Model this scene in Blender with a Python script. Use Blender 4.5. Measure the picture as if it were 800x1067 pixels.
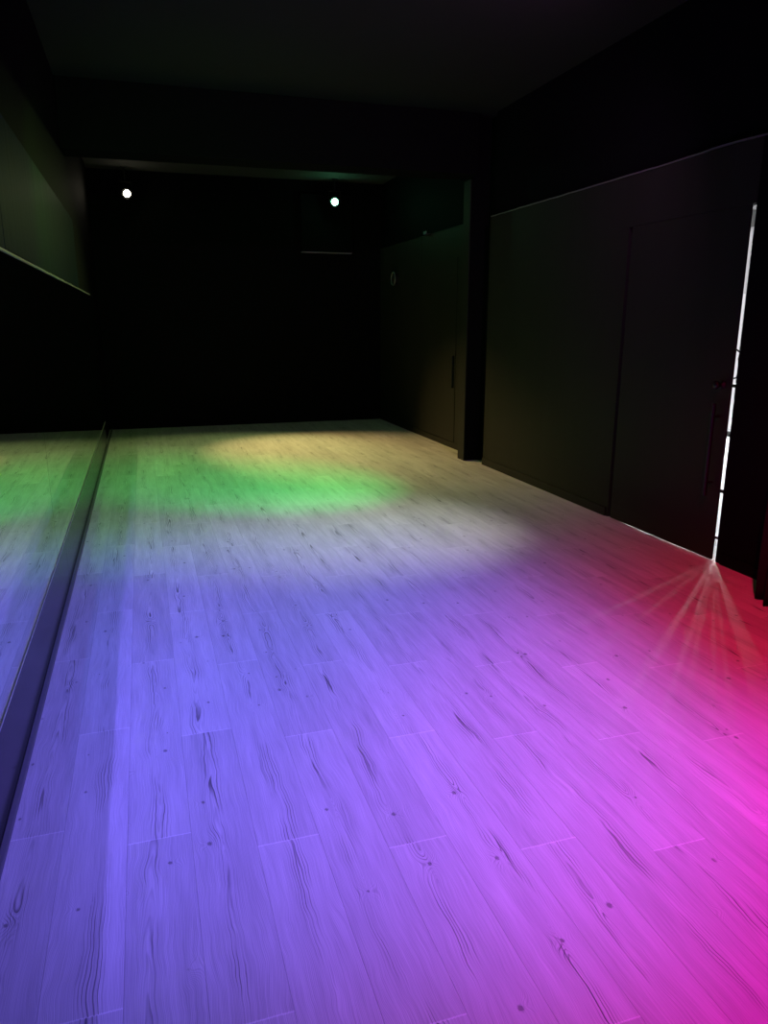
import bpy, bmesh, math, random
from mathutils import Vector, Matrix

for o in list(bpy.data.objects):
    bpy.data.objects.remove(o, do_unlink=True)
S = bpy.context.scene
COL = S.collection

# ------------------------------------------------------------------ camera
F_PX = 775.0
PITCH = math.radians(14.436)
YAW = math.radians(17.609)
cam = bpy.data.cameras.new('camera')
cam.sensor_fit = 'HORIZONTAL'
cam.sensor_width = 36.0
cam.lens = 36.0 * F_PX / 800.0
cam.clip_start = 0.05
cam_o = bpy.data.objects.new('camera', cam)
cam_o.location = (0, 0, 1.5)
cam_o.rotation_euler = (math.radians(90) - PITCH, 0, -YAW)
COL.objects.link(cam_o)
S.camera = cam_o

# ------------------------------------------------------------------ world, view, sampling options
w = bpy.data.worlds.new('night')
S.world = w
w.use_nodes = True
w.node_tree.nodes['Background'].inputs[0].default_value = (0.0, 0.0, 0.0, 1)
w.node_tree.nodes['Background'].inputs[1].default_value = 0.0
S.view_settings.view_transform = 'Standard'
S.view_settings.look = 'None'
S.view_settings.exposure = 0.0
S.view_settings.gamma = 1.0
S.view_settings.use_curve_mapping = False
C = S.cycles
C.use_denoising = True
C.denoiser = 'OPENIMAGEDENOISE'
C.denoising_input_passes = 'RGB_ALBEDO_NORMAL'
C.use_adaptive_sampling = False
C.caustics_reflective = True
C.caustics_refractive = False
C.blur_glossy = 0.0
C.sample_clamp_indirect = 0.0
C.sample_clamp_direct = 0.0
C.max_bounces = 6
C.diffuse_bounces = 3
C.glossy_bounces = 5
try:
    C.use_guiding = True
    C.use_surface_guiding = True
    C.use_volume_guiding = False
    C.guiding_training_samples = 64
except Exception:
    pass

# ------------------------------------------------------------------ stage light beams (ceiling colour washes)
K2W = 79.0
LAMP_R = 0.04
BEAMS = [  # position, aim on the floor, half angle, blend, colour strength
    ('warm_far', (-0.04, 10.85, 3.1), (2.228, 8.401, 0.0), 23.80, 0.990, (9.5, 6.5, 2.3)),
    ('green_far', (2.72, 10.85, 3.1), (0.263, 7.508, 0.0), 37.60, 0.788, (1.996, 2.633, 0.801)),
    ('wash_a', (3.095, 4.374, 3.238), (1.447, 5.099, 0.0), 21.71, 0.996, (3.105, 2.967, 2.665)),
    ('wash_b', (1.959, 1.757, 2.71), (3.17, 1.31, 0.0), 64.00, 0.795, (3.249, 0.0, 0.264)),
    ('wash_c', (2.869, 1.859, 2.858), (3.048, -0.784, 0.0), 56.81, 0.776, (4.071, 0.0, 5.536)),
    ('wash_d', (3.13, 4.374, 3.24), (0.952, 6.988, 0.0), 17.96, 0.981, (0.0, 9.909, 1.73)),
    ('wash_e', (0.017, 4.374, 2.71), (1.027, 8.346, 0.0), 64.40, 0.768, (0.146, 0.725, 0.0)),
    ('wash_f', (2.625, 3.744, 3.24), (0.847, 8.435, 0.0), 68.76, 0.755, (0.608, 0.253, 0.537)),
    ('wash_g', (1.817, 0.981, 2.774), (0.422, 2.856, 0.0), 36.30, 0.994, (1.899, 1.3, 9.418)),
    ('wash_h', (0.85, 4.346, 3.23), (0.798, 3.941, 0.0), 37.93, 0.993, (0.092, 0.35, 1.865)),
]
for nm, p, a, half, bl, k in BEAMS:
    m = max(k)
    L = bpy.data.lights.new(nm + '_beam', 'SPOT')
    L.energy = m * K2W
    L.color = tuple(x / m for x in k)
    L.spot_size = math.radians(2 * half)
    L.spot_blend = bl
    L.shadow_soft_size = LAMP_R
    o = bpy.data.objects.new(nm + '_beam', L)
    o.location = p
    d = Vector(a) - Vector(p)
    o.rotation_euler = d.to_track_quat('-Z', 'Y').to_euler()
    COL.objects.link(o)

# ------------------------------------------------------------------ node helper
class NT:
    def __init__(self, name):
        self.m = bpy.data.materials.new(name)
        self.m.use_nodes = True
        self.t = self.m.node_tree
        self.b = self.t.nodes['Principled BSDF']
    def link(self, v, sock):
        if isinstance(v, bpy.types.NodeSocket):
            self.t.links.new(v, sock)
        elif v is not None:
            sock.default_value = v
    def math(self, op, a, b=None, c=None, clamp=False):
        n = self.t.nodes.new('ShaderNodeMath')
        n.operation = op
        n.use_clamp = clamp
        for i, v in enumerate((a, b, c)):
            if v is not None:
                self.link(v, n.inputs[i])
        return n.outputs[0]
    def ss(self, a, e0, e1):
        n = self.t.nodes.new('ShaderNodeMapRange')
        n.interpolation_type = 'SMOOTHSTEP'
        self.link(a, n.inputs[0]); self.link(e0, n.inputs[1]); self.link(e1, n.inputs[2])
        n.inputs[3].default_value = 0.0; n.inputs[4].default_value = 1.0
        return n.outputs[0]
    def comb(self, x, y, z):
        n = self.t.nodes.new('ShaderNodeCombineXYZ')
        for i, v in enumerate((x, y, z)):
            self.link(v, n.inputs[i])
        return n.outputs[0]
    def sep(self, v):
        n = self.t.nodes.new('ShaderNodeSeparateXYZ')
        self.link(v, n.inputs[0])
        return n.outputs
    def pos(self):
        n = self.t.nodes.new('ShaderNodeTexCoord')
        return n.outputs['Object']
    def noise(self, vec, scale, detail=2.0, rough=0.5, dist=0.0):
        n = self.t.nodes.new('ShaderNodeTexNoise')
        self.link(vec, n.inputs['Vector'])
        n.inputs['Scale'].default_value = scale
        n.inputs['Detail'].default_value = detail
        n.inputs['Roughness'].default_value = rough
        n.inputs['Distortion'].default_value = dist
        return n.outputs[0]
    def white(self, vec):
        n = self.t.nodes.new('ShaderNodeTexWhiteNoise')
        n.noise_dimensions = '3D'
        self.link(vec, n.inputs['Vector'])
        return n.outputs['Value'], n.outputs['Color']
    def mix(self, f, a, b):
        n = self.t.nodes.new('ShaderNodeMix')
        n.data_type = 'RGBA'
        self.link(f, n.inputs[0])
        for v, i in ((a, 6), (b, 7)):
            if isinstance(v, tuple):
                v = tuple(v) + ((1.0,) if len(v) == 3 else ())
            self.link(v, n.inputs[i])
        return n.outputs[2]
    def bump(self, h, strength, dist):
        n = self.t.nodes.new('ShaderNodeBump')
        n.inputs['Strength'].default_value = strength
        n.inputs['Distance'].default_value = dist
        self.link(h, n.inputs['Height'])
        return n.outputs[0]

def flat_mat(name, col, rough=0.6, spec=0.3, metal=0.0, grain=0.0, gscale=(6, 6, 6), bump=0.0):
    q = NT(name)
    b = q.b
    b.inputs['Roughness'].default_value = rough
    b.inputs['Specular IOR Level'].default_value = spec
    b.inputs['Metallic'].default_value = metal
    p = q.sep(q.pos())
    v = q.comb(q.math('MULTIPLY', p[0], gscale[0]), q.math('MULTIPLY', p[1], gscale[1]), q.math('MULTIPLY', p[2], gscale[2]))
    n = q.noise(v, 1.0, 4.0, 0.6)
    if grain > 0:
        lo = tuple(c * (1 - grain) for c in col)
        hi = tuple(c * (1 + grain) for c in col)
        q.link(q.mix(n, lo, hi), b.inputs['Base Color'])
    else:
        b.inputs['Base Color'].default_value = tuple(col) + (1,)
    if bump > 0:
        q.link(q.bump(n, 0.5, bump), b.inputs['Normal'])
    return q.m

def glow_mat(name, col, strength):
    q = NT(name)
    q.b.inputs['Base Color'].default_value = (0.02, 0.02, 0.02, 1)
    q.b.inputs['Emission Color'].default_value = tuple(col) + (1,)
    q.b.inputs['Emission Strength'].default_value = strength
    return q.m

# ------------------------------------------------------------------ wood floor
PW, PL, X0 = 0.183, 1.253, 0.030
def wood():
    q = NT('whitewashed_pine_laminate')
    M = q.math
    P = q.sep(q.pos())
    x, y = P[0], P[1]
    uf = M('DIVIDE', M('SUBTRACT', x, X0), PW)
    k = M('FLOOR', uf)
    u = M('SUBTRACT', uf, k)
    vf = M('DIVIDE', M('SUBTRACT', M('SUBTRACT', y, 1.90), M('MULTIPLY', M('SUBTRACT', k, 1.0), 0.565)), PL)
    j = M('FLOOR', vf)
    v = M('SUBTRACT', vf, j)
    rv, rc = q.white(q.comb(k, j, 3.7))
    R = q.sep(rc)
    rv2, rc2 = q.white(q.comb(k, j, 11.3))
    R2 = q.sep(rc2)
    # local plank coordinates in metres
    lx = M('MULTIPLY', M('SUBTRACT', u, 0.5), PW)
    ly = M('MULTIPLY', v, PL)
    ox, oy = M('MULTIPLY', R[0], 37.0), M('MULTIPLY', R[1], 53.0)
    # knots : a few per plank, found with a stretched voronoi
    kv = q.t.nodes.new('ShaderNodeTexVoronoi')
    kv.feature = 'F1'
    kv.voronoi_dimensions = '2D'
    kv.inputs['Scale'].default_value = 1.0
    kv.inputs['Randomness'].default_value = 0.85
    q.link(q.comb(M('ADD', M('MULTIPLY', lx, 9.0), ox), M('ADD', M('MULTIPLY', ly, 3.6), oy), 0.0), kv.inputs['Vector'])
    kd = kv.outputs['Distance']
    kr = q.sep(kv.outputs['Color'])
    # anisotropic distance to knot centre in metres
    kp = q.sep(kv.outputs['Position'])
    kx = M('SUBTRACT', lx, M('DIVIDE', M('SUBTRACT', kp[0], ox), 9.0))
    ky = M('SUBTRACT', ly, M('DIVIDE', M('SUBTRACT', kp[1], oy), 3.6))
    kk = M('SQRT', M('ADD', M('MULTIPLY', kx, kx), M('MULTIPLY', M('MULTIPLY', ky, 0.75), M('MULTIPLY', ky, 0.75))))
    has = M('GREATER_THAN', kr[0], 0.56)
    ksz = M('MULTIPLY_ADD', kr[1], 0.0040, 0.0025)
    wob = M('MULTIPLY', M('SUBTRACT', q.noise(q.comb(M('ADD', lx, ox), M('ADD', ly, oy), 0.0), 130.0, 3.0), 0.5), 0.009)
    heart2 = M('SUBTRACT', 1.0, q.ss(M('ABSOLUTE', lx), 0.045, 0.062))
    knot = M('MULTIPLY', M('MULTIPLY', has, heart2), M('SUBTRACT', 1.0, q.ss(M('ADD', kk, wob), M('MULTIPLY', ksz, 0.75), M('MULTIPLY', ksz, 1.7))))
    # rings : slice through growth rings, bent around knots
    ry = M('ADD', ly, M('MULTIPLY', R2[2], 3.0))
    wx = M('MULTIPLY', M('SUBTRACT', q.noise(q.comb(M('ADD', M('MULTIPLY', lx, 3.0), ox), M('ADD', M('MULTIPLY', ly, 1.6), oy), 0.0), 1.0, 3.0, 0.55), 0.5), 0.085)
    wx2 = M('MULTIPLY', M('SUBTRACT', q.noise(q.comb(M('ADD', M('MULTIPLY', lx, 10.0), oy), M('ADD', M('MULTIPLY', ly, 9.0), ox), 0.0), 1.0, 2.0, 0.5), 0.5), 0.014)
    bend = M('MULTIPLY', has, M('MULTIPLY', 0.024, M('POWER', 2.718, M('MULTIPLY', M('MULTIPLY', kk, kk), -1500.0))))
    xc = M('MULTIPLY', M('SUBTRACT', R2[0], 0.5), 0.07)
    xs = M('ADD', M('ADD', M('SUBTRACT', lx, xc), wx), wx2)
    tilt = M('MULTIPLY_ADD', R2[1], 0.022, 0.006)
    dep = M('ADD', M('MULTIPLY', tilt, M('SUBTRACT', ly, M('MULTIPLY', R[2], PL))), 0.004)
    rad = M('SQRT', M('ADD', M('MULTIPLY', xs, xs), M('MULTIPLY', dep, dep)))
    rad = M('ADD', rad, bend)
    ring = M('FRACT', M('MULTIPLY', rad, 120.0))
    ring2 = M('FRACT', M('MULTIPLY', rad, 300.0))
    line2 = M('MULTIPLY', q.ss(ring2, 0.35, 0.85), M('SUBTRACT', 1.0, q.ss(ring2, 0.85, 1.0)))
    line = M('MULTIPLY', q.ss(ring, 0.58, 0.90), M('SUBTRACT', 1.0, q.ss(ring, 0.92, 1.0)))
    # strong near the heart, fading sideways, patchy along the plank
    heart = M('SUBTRACT', 1.0, q.ss(M('ABSOLUTE', xs), 0.010, 0.044))
    patch = q.ss(q.noise(q.comb(M('ADD', M('MULTIPLY', lx, 14.0), oy), M('ADD', M('MULTIPLY', ly, 3.0), ox), 5.0), 1.0, 2.0), 0.42, 0.60)
    strong = M('MULTIPLY', M('MULTIPLY', line, heart), M('MULTIPLY_ADD', patch, 0.92, 0.08))
    # few dark cracks following the grain
    crk = q.noise(q.comb(M('ADD', M('MULTIPLY', xs, 130.0), ox), M('ADD', M('MULTIPLY', ly, 1.5), oy), 2.0), 1.0, 1.0)
    crack = M('MULTIPLY', M('MULTIPLY', q.ss(crk, 0.67, 0.72), heart), patch)
    fine = q.noise(q.comb(M('ADD', M('MULTIPLY', xs, 330.0), ox), M('ADD', M('MULTIPLY', ly, 5.0), oy), 0.0), 1.0, 2.0, 0.6)
    soft = q.noise(q.comb(M('ADD', M('MULTIPLY', lx, 22.0), oy), M('ADD', M('MULTIPLY', ly, 2.2), ox), 9.0), 1.0, 2.0)
    tone = M('ADD', M('MULTIPLY_ADD', M('SUBTRACT', R[2], 0.5), 0.17, 1.0),
             M('ADD', M('MULTIPLY', M('SUBTRACT', fine, 0.5), 0.60), M('MULTIPLY', M('SUBTRACT', soft, 0.5), 0.42)))
    dark = M('MULTIPLY', M('SUBTRACT', 1.0, M('MULTIPLY', strong, 0.66)), M('SUBTRACT', 1.0, M('MULTIPLY', line2, 0.18)))
    dark = M('MULTIPLY', dark, M('SUBTRACT', 1.0, M('MULTIPLY', crack, 0.62)))
    dark = M('MULTIPLY', dark, M('SUBTRACT', 1.0, M('MULTIPLY', knot, 0.55)))
    # bevelled plank joints
    eu = M('MULTIPLY', M('MINIMUM', u, M('SUBTRACT', 1.0, u)), PW)
    ev = M('MULTIPLY', M('MINIMUM', v, M('SUBTRACT', 1.0, v)), PL)
    su = M('SUBTRACT', 1.0, q.ss(eu, 0.0004, 0.0016))
    sv = M('SUBTRACT', 1.0, q.ss(ev, 0.0012, 0.0030))
    dark = M('MULTIPLY', dark, M('SUBTRACT', 1.0, M('MULTIPLY', su, 0.22)))
    dark = M('MULTIPLY', dark, M('ADD', 1.0, M('MULTIPLY', sv, 0.30)))  # end joints lightened: bevel highlight put into the colour
    val = M('MULTIPLY', M('MULTIPLY', tone, dark), 0.57)
    n = q.t.nodes.new('ShaderNodeCombineColor')
    q.link(M('MULTIPLY', val, 1.0), n.inputs[0])
    q.link(M('MULTIPLY', val, 0.985), n.inputs[1])
    q.link(M('MULTIPLY', val, 0.965), n.inputs[2])
    q.link(n.outputs[0], q.b.inputs['Base Color'])
    q.b.inputs['Roughness'].default_value = 0.55
    q.b.inputs['Specular IOR Level'].default_value = 0.08
    h = M('SUBTRACT', M('MULTIPLY', fine, 0.25), M('ADD', M('MULTIPLY', strong, 0.5), M('ADD', su, crack)))
    q.link(q.bump(h, 0.5, 0.0015), q.b.inputs['Normal'])
    return q.m

MAT = dict(
    wood=wood(),
    black=flat_mat('black_wall_paint', (0.0048, 0.0049, 0.0060), 0.65, 0.02, grain=0.15, gscale=(3, 3, 0.6)),
    ceil=flat_mat('black_ceiling_paint', (0.012, 0.0122, 0.0135), 0.8, 0.2, grain=0.1),
    panel=flat_mat('black_wall_panel', (0.020, 0.020, 0.0175), 0.55, 0.15, grain=0.2, gscale=(3, 5, 0.5)),
    left_panel=flat_mat('black_gloss_panel', (0.0024, 0.0135, 0.0210), 0.48, 0.012, grain=0.25, gscale=(9, 9, 0.3), bump=0.010),
    kick=flat_mat('black_gloss_kickboard', (0.010, 0.010, 0.014), 0.18, 0.13, grain=0.1),
    trim=flat_mat('dark_metal_trim', (0.25, 0.25, 0.26), 0.35, 0.5, metal=0.6, grain=0.1),
    strip=flat_mat('grey_floor_strip', (0.13, 0.13, 0.14), 0.6, 0.2, grain=0.1),
    far_ceil=flat_mat('dark_grey_ceiling_paint', (0.045, 0.045, 0.046), 0.8, 0.1, grain=0.1),  # paler than the main ceiling, lamp glow put into the colour
    rail=flat_mat('brushed_mirror_rail', (0.62, 0.62, 0.63), 0.30, 0.5, metal=0.9, grain=0.05),
    white=flat_mat('pale_lobby_paint', (0.16, 0.16, 0.16), 0.8, 0.2, grain=0.02),
    lobby_floor=flat_mat('grey_lobby_tiles', (0.35, 0.35, 0.35), 0.6, 0.3, grain=0.1),
    cloth=flat_mat('black_cloth', (0.015, 0.013, 0.014), 0.9, 0.1, grain=0.3, gscale=(60, 60, 20)),
    metal=flat_mat('black_metal', (0.012, 0.012, 0.013), 0.4, 0.3, grain=0.1),
    steel=flat_mat('satin_steel', (0.55, 0.55, 0.56), 0.3, 0.5, metal=1.0, grain=0.05),
)
def mirror_mat():
    q = NT('mirror_glass')
    q.b.inputs['Base Color'].default_value = (0.84, 0.86, 0.85, 1)
    q.b.inputs['Metallic'].default_value = 1.0
    q.b.inputs['Roughness'].default_value = 0.0
    return q.m
MAT['mirror'] = mirror_mat()

# ------------------------------------------------------------------ mesh helpers
def link_mesh(name, bm, mat, parent=None, smooth=False, bevel=0.0):
    me = bpy.data.meshes.new(name)
    bm.to_mesh(me); bm.free()
    me.materials.append(mat)
    if smooth:
        for p in me.polygons:
            p.use_smooth = True
    o = bpy.data.objects.new(name, me)
    COL.objects.link(o)
    if parent is not None:
        o.parent = parent
    if bevel > 0:
        b = o.modifiers.new('bevel', 'BEVEL')
        b.width = bevel; b.segments = 2; b.limit_method = 'ANGLE'
    return o
def add_box(bm, lo, hi):
    lo, hi = Vector(lo), Vector(hi)
    c = (lo + hi) / 2; s = hi - lo
    bmesh.ops.create_cube(bm, size=1.0, matrix=Matrix.Translation(c) @ Matrix.Diagonal((s.x, s.y, s.z, 1)))
def boxes(name, lst, mat, parent=None, bevel=0.0):
    bm = bmesh.new()
    for lo, hi in lst:
        add_box(bm, lo, hi)
    return link_mesh(name, bm, mat, parent, bevel=bevel)
def add_cyl(bm, a, b, r1, r2=None, seg=24, caps=True):
    a, b = Vector(a), Vector(b)
    d = b - a
    rot = d.to_track_quat('Z', 'Y').to_matrix().to_4x4()
    bmesh.ops.create_cone(bm, cap_ends=caps, segments=seg, radius1=r1, radius2=r1 if r2 is None else r2,
                          depth=d.length, matrix=Matrix.Translation((a + b) / 2) @ rot)
def add_lathe(bm, prof, origin, axis, seg=32):
    """profile of (distance along axis, radius)"""
    rot = Vector(axis).to_track_quat('Z', 'Y').to_matrix()
    rings = []
    for z, r in prof:
        rings.append([bm.verts.new(Vector(origin) + rot @ Vector((r * math.cos(t), r * math.sin(t), z)))
                      for t in [2 * math.pi * i / seg for i in range(seg)]])
    for a, b in zip(rings, rings[1:]):
        for i in range(seg):
            bm.faces.new((a[i], a[(i + 1) % seg], b[(i + 1) % seg], b[i]))
    for r, flip in ((rings[0], True), (rings[-1], False)):
        bm.faces.new(list(reversed(r)) if flip else r)
    bmesh.ops.recalc_face_normals(bm, faces=bm.faces[:])
def structure(o):
    o['kind'] = 'structure'
    return o
def empty(name, loc=(0, 0, 0)):
    o = bpy.data.objects.new(name, None)
    o.location = loc
    COL.objects.link(o)
    return o
def tag(o, label, cat, group=None):
    o['label'] = label; o['category'] = cat
    if group:
        o['group'] = group
    return o

# ------------------------------------------------------------------ the room
XL, XR, XR2, YB, YF, H = -0.5, 3.40, 3.50, 11.2, -3.0, 3.45
LY1_STOP = 4.83
DY0, DY1, DH = 3.688, 4.885, 2.15          # doorway in the right wall
structure(boxes('floor', [((XL - 0.15, YF - 0.15, -0.1), (XR2 + 0.15, YB + 0.15, 0.0))], MAT['wood']))
structure(boxes('ceiling', [((XL - 0.15, YF - 0.15, H), (XR2 + 0.3, YB + 0.15, H + 0.1))], MAT['ceil']))
structure(boxes('ceiling_far', [((XL - 0.03, 7.62, H - 0.02), (XR2 + 0.03, YB, H))], MAT['far_ceil']))  # slab added in the paler tone that carries the lamp glow
structure(boxes('wall_back', [((XL - 0.15, YB, 0), (XR2 + 0.15, YB + 0.15, H))], MAT['black']))
structure(boxes('wall_front', [((XL - 0.15, YF - 0.15, 0), (XR2 + 0.15, YF, H))], MAT['black']))
structure(boxes('wall_left', [((XL - 0.15, YF, 0), (XL - 0.03, YB, H))], MAT['black']))
structure(boxes('wall_right', [
    ((XR, DY0, DH), (XR + 0.15, DY1, 2.50)),
    ((XR + 0.030, LY1_STOP, 0), (XR + 0.15, DY1, DH)),
    ((XR, DY1, 0), (XR + 0.15, 7.20, 2.50)),
    ], MAT['panel']))
structure(boxes('wall_right_near', [((XR, YF, 0), (XR + 0.15, DY0, 2.50)), ((XR + 0.018, DY0 - 0.01, DH - 0.006), (XR + 0.15, LY1_STOP, DH + 0.01))], MAT['black']))  # second box: black strip added to keep the lintel underside dark
structure(boxes('wall_right_upper', [((XR + 0.035, YF, 2.50), (XR + 0.15, 7.20, H))], MAT['black']))
structure(boxes('wall_right_far', [
    ((XR2, 7.60, 0), (XR2 + 0.15, 9.42, 2.53)),
    ((XR2, 9.43, 0), (XR2 + 0.15, YB, 2.53)),
    ], MAT['panel']))
structure(boxes('wall_right_far_upper', [((XR2 + 0.03, 7.60, 2.53), (XR2 + 0.15, YB, H))], MAT['black']))
structure(boxes('pillar_right', [((3.295, 7.45, 0.0), (XR2 + 0.15, 7.62, H)), ((XR2, 7.20, 0.0), (XR2 + 0.15, 7.45, H))], MAT['black'], bevel=0.004))
structure(boxes('trim_6', [((3.285, 7.455, 0.0), (3.295, 7.62, 2.88))], MAT['panel'], bevel=0.002))  # strip added to paint the lit side of the pillar lighter
structure(boxes('beam', [((XL - 0.03, 7.30, 2.90), (3.293, 7.64, H))], MAT['black'], bevel=0.004))
# ledge on the right wall : uneven strip, light on the edge put into its paler colour
bm = bmesh.new()
random.seed(4)
n = 60
ring = []
for i in range(n + 1):
    yy = 1.0 + (7.19 - 1.0) * i / n
    dz = random.uniform(-0.002, 0.002) + (0.012 * math.exp(-((yy - 4.0) / 0.25) ** 2))
    q4 = [(XR - 0.006, 2.497 + dz), (XR + 0.012, 2.497 + dz), (XR + 0.012, 2.506 + dz), (XR - 0.006, 2.506 + dz)]
    ring.append([bm.verts.new((a, yy, b)) for a, b in q4])
for a, b in zip(ring, ring[1:]):
    for i in range(4):
        bm.faces.new((a[i], a[(i + 1) % 4], b[(i + 1) % 4], b[i]))
bm.faces.new(ring[0]); bm.faces.new(list(reversed(ring[-1])))
bmesh.ops.recalc_face_normals(bm, faces=bm.faces[:])
structure(link_mesh('trim_1', bm, MAT['trim']))
structure(boxes('trim_2', [((XR2 - 0.006, 7.66, 2.527), (XR2 + 0.01, YB, 2.536))], MAT['panel']))
# skirting
structure(boxes('baseboard_right', [((XR - 0.014, DY1 + 0.02, 0), (XR, 7.20, 0.07)), ], MAT['panel'], bevel=0.003))
structure(boxes('baseboard_right_near', [((XR - 0.014, YF, 0), (XR, DY0 - 0.05, 0.07))], MAT['black'], bevel=0.003))
structure(boxes('baseboard_right_far', [((XR2 - 0.014, 7.66, 0), (XR2, YB, 0.07))], MAT['panel'], bevel=0.003))
structure(boxes('baseboard_back', [((XL, YB - 0.014, 0), (XR2 - 0.02, YB, 0.07))], MAT['black'], bevel=0.003))
# kickboard under the mirrors + quarter strip
ME = 9.70
structure(boxes('baseboard_left', [((XL - 0.03, YF, 0.0), (XL - 0.004, 4.44, 0.297)), ((XL - 0.03, 4.443, 0.0), (XL - 0.004, ME, 0.297))], MAT['kick']))
structure(boxes('trim_3', [((XL - 0.004, YF, 0.0), (XL + 0.016, YB - 0.02, 0.016))], MAT['strip'], bevel=0.003))
structure(boxes('trim_4', [((XL - 0.03, YF, 0.2975), (XL + 0.004, ME, 0.306))], MAT['rail'], bevel=0.001))   # lower mirror channel
structure(boxes('trim_5', [((XL - 0.03, YF, 1.766), (XL + 0.005, 8.95, 1.777))], MAT['rail'], bevel=0.001))   # upper mirror channel

# ------------------------------------------------------------------ mirror panels
for y0, y1, lab in ((YF, 4.03, 'nearest wall mirror panel on the left, cut by the photo edge'),
                    (4.034, 7.15, 'middle wall mirror panel on the left between the two thin joints'),
                    (7.154, ME, 'farthest wall mirror panel on the left, next to the dark back wall')):
    o = boxes('mirror_panel', [((XL - 0.028, y0, 0.307), (XL, y1, 1.764))], MAT['mirror'])
    tag(o, lab, 'mirror', 'mirror panels along the left wall')
for y0, y1, lab in ((YF, 3.52, 'nearest glossy dark green lit panel above the left mirrors'),
                    (3.526, 7.48, 'farther glossy dark green lit panel above the left mirrors')):
    o = boxes('wall_panel', [((XL - 0.028, y0, 1.782), (XL - 0.002, y1, 2.36))], MAT['left_panel'], bevel=0.003)
    tag(o, lab, 'wall panel', 'panels above the left mirrors')

# ------------------------------------------------------------------ door, ajar, with added glowing panes in the lobby behind
LY0, LY1 = 3.730, 4.850
door = structure(empty('door_1', (XR, LY1, 0)))
def rel(lo, hi):
    b = Vector((XR, LY1, 0))
    return (Vector(lo) - b, Vector(hi) - b)
boxes('door_leaf', [rel((XR + 0.002, LY0, 0.003), (XR + 0.016, LY1, DH - 0.0005))], MAT['panel'], door, bevel=0.001)
bm = bmesh.new()
b0 = Vector((XR, LY1, 0))
add_lathe(bm, [(0, 0.026), (0.006, 0.026), (0.008, 0.011), (0.035, 0.011), (0.040, 0.022), (0.052, 0.027), (0.062, 0.022), (0.066, 0.008)],
          Vector((XR + 0.004, 3.80, 1.115)) - b0, (-1, 0, 0))
link_mesh('door_knob', bm, MAT['metal'], door, smooth=True)
bm = bmesh.new()
add_cyl(bm, Vector((XR - 0.045, 3.80, 0.42)) - b0, Vector((XR - 0.045, 3.80, 1.00)) - b0, 0.013)
for z in (0.50, 0.92):
    add_cyl(bm, Vector((XR + 0.004, 3.80, z)) - b0, Vector((XR - 0.045, 3.80, z)) - b0, 0.009)
link_mesh('pull_handle', bm, MAT['metal'], door, smooth=False)
# bolts that bridge the gap
for z, hh in ((1.115, 0.018), (0.46, 0.022), (0.155, 0.016)):
    boxes('bolt', [rel((XR + 0.004, DY0 - 0.004, z - hh / 2), (XR + 0.013, LY0 + 0.05, z + hh / 2))], MAT['metal'], door, bevel=0.002)
bm = bmesh.new()
pts = [(3.725, 1.33), (3.690, 1.315), (3.700, 1.28), (3.682, 1.20), (3.700, 1.165), (3.722, 1.16)]
for a, b in zip(pts, pts[1:]):
    add_cyl(bm, Vector((XR + 0.010, a[0], a[1])) - b0, Vector((XR + 0.010, b[0], b[1])) - b0, 0.005, seg=10)
link_mesh('latch', bm, MAT['metal'], door)

# lobby behind the door
LX1, LYA, LYB, LH = 7.40, 2.0, 11.0, 3.0
structure(boxes('floor_lobby', [((XR2 + 0.15, LYA, -0.1), (LX1 + 0.15, LYB, 0.0))], MAT['lobby_floor']))
structure(boxes('ceiling_lobby', [((XR2 + 0.30, LYA, LH), (LX1 + 0.15, LYB, LH + 0.1))], MAT['white']))
structure(boxes('wall_lobby', [((LX1, LYA, 0), (LX1 + 0.15, LYB, LH)),
                               ((XR2 + 0.15, LYA - 0.1, 0), (LX1 + 0.15, LYA, LH)),
                               ((XR2 + 0.15, LYB, 0), (LX1 + 0.15, LYB + 0.1, LH))], MAT['white']))
GLOW = glow_mat('daylit_pane', (0.95, 0.97, 1.0), 55.0)  # glowing panes added to throw light streaks through the door gap
GLOW_DIM = glow_mat('daylit_pane_shaded', (0.97, 0.95, 1.0), 0.80)  # dim glow added so the gap itself looks pale, not blown out
GLOW_FAINT = glow_mat('daylit_pane_frosted', (0.97, 0.95, 1.0), 0.55)
GLOW_STRONG = glow_mat('daylit_pane_sunny', (0.95, 0.97, 1.0), 95.0)
for i, (phi, ww, mt) in enumerate(((25, 0.12, GLOW), (32.6, 0.10, GLOW), (40.3, 0.20, GLOW), (44.3, 0.13, GLOW), (46.1, 0.08, GLOW), (47.5, 0.12, GLOW_DIM), (48.9, 0.09, GLOW), (50.8, 0.12, GLOW), (55.0, 0.75, GLOW_STRONG))):
    yc = 3.70 + (LX1 - XR) * math.tan(math.radians(phi))
    glow_panel = structure(empty('window_%d' % (i + 1), (LX1, yc, 0.10)))  # added light source, one per streak on the floor
    t, hgt = 0.03, 2.50
    boxes('window_frame', [((-0.03, -ww / 2 - t, -t), (0.0, -ww / 2, hgt + t)), ((-0.03, ww / 2, -t), (0.0, ww / 2 + t, hgt + t)),
                           ((-0.03, -ww / 2, -t), (0.0, ww / 2, 0)), ((-0.03, -ww / 2, hgt), (0.0, ww / 2, hgt + t))], MAT['steel'], glow_panel)
    if mt is GLOW_DIM:
        boxes('pane', [((-0.012, -ww / 2, 0.0), (-0.002, ww / 2, 1.73))], GLOW_DIM, glow_panel)
        boxes('pane', [((-0.012, -ww / 2, 1.73), (-0.002, ww / 2, hgt))], GLOW_FAINT, glow_panel)
    else:
        boxes('pane', [((-0.012, -ww / 2, 0.0), (-0.002, ww / 2, hgt))], mt, glow_panel)

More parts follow.
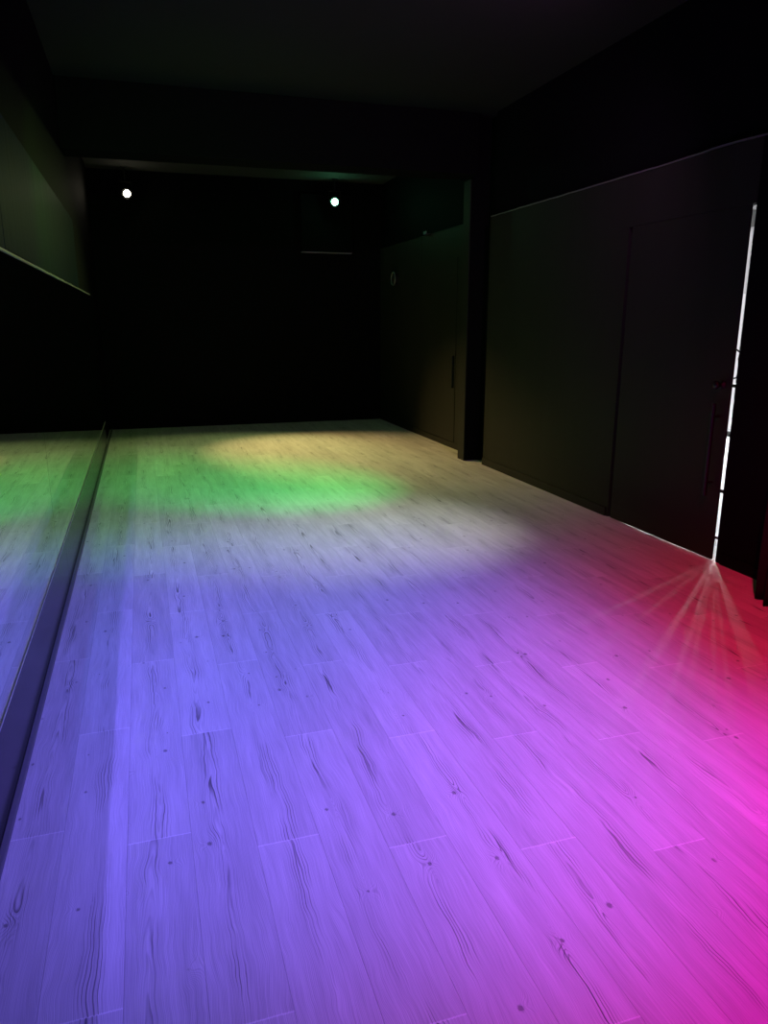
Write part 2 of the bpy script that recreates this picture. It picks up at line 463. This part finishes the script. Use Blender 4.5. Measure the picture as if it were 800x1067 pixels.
# ------------------------------------------------------------------ stage lights at the far end
def stage_light(loc, aim, col, strength, label):
    r = tag(empty('stage_light', loc), label, 'stage light', 'stage lights at the far end')
    d = (Vector(aim) - Vector(loc)).normalized()
    side = Vector((1, 0, 0)) - d * d.x
    side.normalize()
    bm = bmesh.new()
    add_lathe(bm, [(-0.16, 0.030), (-0.15, 0.050), (-0.11, 0.062), (-0.02, 0.066), (-0.004, 0.066), (-0.002, 0.058), (-0.002, 0.050)], (0, 0, 0), d)
    link_mesh('housing', bm, MAT['metal'], r, smooth=False)
    bm = bmesh.new()
    R_ = 0.044
    prof = [(0.004, R_)] + [(0.004 + 0.034 * math.sin(t), R_ * math.cos(t)) for t in [math.pi / 2 * i / 8 for i in range(1, 8)]] + [(0.0385, 0.002)]
    add_lathe(bm, prof, (0, 0, 0), d)
    link_mesh('lens', bm, glow_mat('lamp_lens_' + label.split()[2], col, strength), r, smooth=True)
    bm = bmesh.new()
    up = H - 0.02 - loc[2]
    back = Vector((0, 0, 0)) - d * 0.06
    for s in (-1, 1):
        a = back + side * 0.078 * s
        add_cyl(bm, a, Vector((a.x, a.y, 0.15)), 0.007, seg=10)
        add_cyl(bm, back + side * 0.06 * s, a + side * 0.012 * s, 0.012, seg=12)
    a, b = back + side * -0.078, back + side * 0.078
    add_cyl(bm, (a.x, a.y, 0.15), (b.x, b.y, 0.15), 0.007, seg=10)
    c = (a + b) / 2
    add_cyl(bm, (c.x, c.y, 0.15), (c.x, c.y, up - 0.012), 0.010, seg=12)
    add_cyl(bm, (c.x, c.y, up - 0.014), (c.x, c.y, up), 0.045, seg=20)
    link_mesh('yoke', bm, MAT['metal'], r)
    return r
stage_light((-0.04, 10.93, 3.10), (1.0, 8.0, 2.5), (1.0, 0.90, 0.66), 30, 'ceiling stage light glowing warm white at the far left')
stage_light((2.74, 10.93, 3.12), (1.6, 7.0, 2.5), (0.22, 1.0, 0.48), 70, 'ceiling stage light glowing green at the far right')

# ------------------------------------------------------------------ small things at the far end
bd = tag(empty('wall_board', (2.68, YB, 2.45)), 'dark square board on the back wall below the green light, pale strip along its lower edge', 'board')
boxes('board', [((-0.38, -0.06, 0.02), (0.38, 0.0, 0.80))], MAT['black'], bd, bevel=0.006)
o = boxes('bottom_strip', [((-0.39, -0.075, 0.0), (0.36, 0.0, 0.012))], MAT['trim'], bd, bevel=0.003)
o['label'] = 'pale metal strip'

rf = tag(empty('wall_fitting', (XR2, 10.42, 2.07)), 'small round dark fitting high on the far right wall, rim catching light', 'wall fitting')
bm = bmesh.new()
add_lathe(bm, [(0.0, 0.085), (0.05, 0.085), (0.055, 0.080), (0.055, 0.070)], (0, 0, 0), (-1, 0, 0))
link_mesh('cover', bm, MAT['metal'], rf)
bm = bmesh.new()
add_lathe(bm, [(0.050, 0.084), (0.050, 0.094), (0.060, 0.094), (0.066, 0.088), (0.060, 0.080), (0.050, 0.080)], (0, 0, 0), (-1, 0, 0))
o = link_mesh('rim', bm, MAT['trim'], rf, smooth=True)
o['label'] = 'shiny rim'

ck = tag(empty('shelf_bracket', (XR2, 9.20, 2.536)), 'tiny bright metal bracket on the ledge of the far right wall', 'bracket')
boxes('plate', [((-0.050, -0.05, 0.0), (0.028, 0.05, 0.008))], MAT['steel'], ck, bevel=0.002)
boxes('lip', [((-0.050, -0.05, 0.008), (-0.042, 0.05, 0.035))], MAT['steel'], ck, bevel=0.002)

ch = structure(empty('door_2', (XR2, 8.84, 0)))
boxes('door_leaf', [((-0.006, -0.60, 0.075), (0.0, 0.575, 2.20))], MAT['panel'], ch, bevel=0.002)
bm = bmesh.new()
add_box(bm, (-0.030, -0.565, 0.72), (-0.006, -0.530, 1.10))
link_mesh('pull_handle', bm, MAT['metal'], ch, bevel=0.006)

# ------------------------------------------------------------------ black curtain at the right edge
ct = tag(empty('curtain', (3.20, 2.90, 0.0)), 'black floor length curtain hanging beside the bright door gap at the right edge', 'curtain')
bm = bmesh.new()
NU, NV = 90, 40
grid = []
for j in range(NV + 1):
    z = 2.44 * j / NV + 0.004
    row = []
    fl = (1 - j / NV)
    for i in range(NU + 1):
        s = i / NU
        yy = -0.75 + 0.93 * s
        amp = 0.035 + 0.035 * fl
        xx = amp * math.sin(s * 2 * math.pi * 6.5 + 0.6 * math.sin(3 * fl)) + 0.02 * math.sin(s * 17 + z * 2)
        xx -= 0.05 * fl * fl * (0.5 + 0.5 * math.sin(s * 9))
        yy += 0.02 * math.sin(s * 2 * math.pi * 13) * fl
        row.append(bm.verts.new((xx, yy, z)))
    grid.append(row)
for j in range(NV):
    for i in range(NU):
        bm.faces.new((grid[j][i], grid[j][i + 1], grid[j + 1][i + 1], grid[j + 1][i]))
o = link_mesh('cloth', bm, MAT['cloth'], ct, smooth=True)
sd = o.modifiers.new('thickness', 'SOLIDIFY'); sd.thickness = 0.006
bm = bmesh.new()
add_cyl(bm, (0, -0.85, 2.46), (0, 0.26, 2.46), 0.013)
for yy in (-0.80, 0.23):
    add_cyl(bm, (0, yy, 2.46), (0.20, yy, 2.46), 0.008, seg=12)
    add_cyl(bm, (0.19, yy, 2.46), (0.20, yy, 2.46), 0.028, seg=20)
link_mesh('curtain_rod', bm, MAT['metal'], ct)
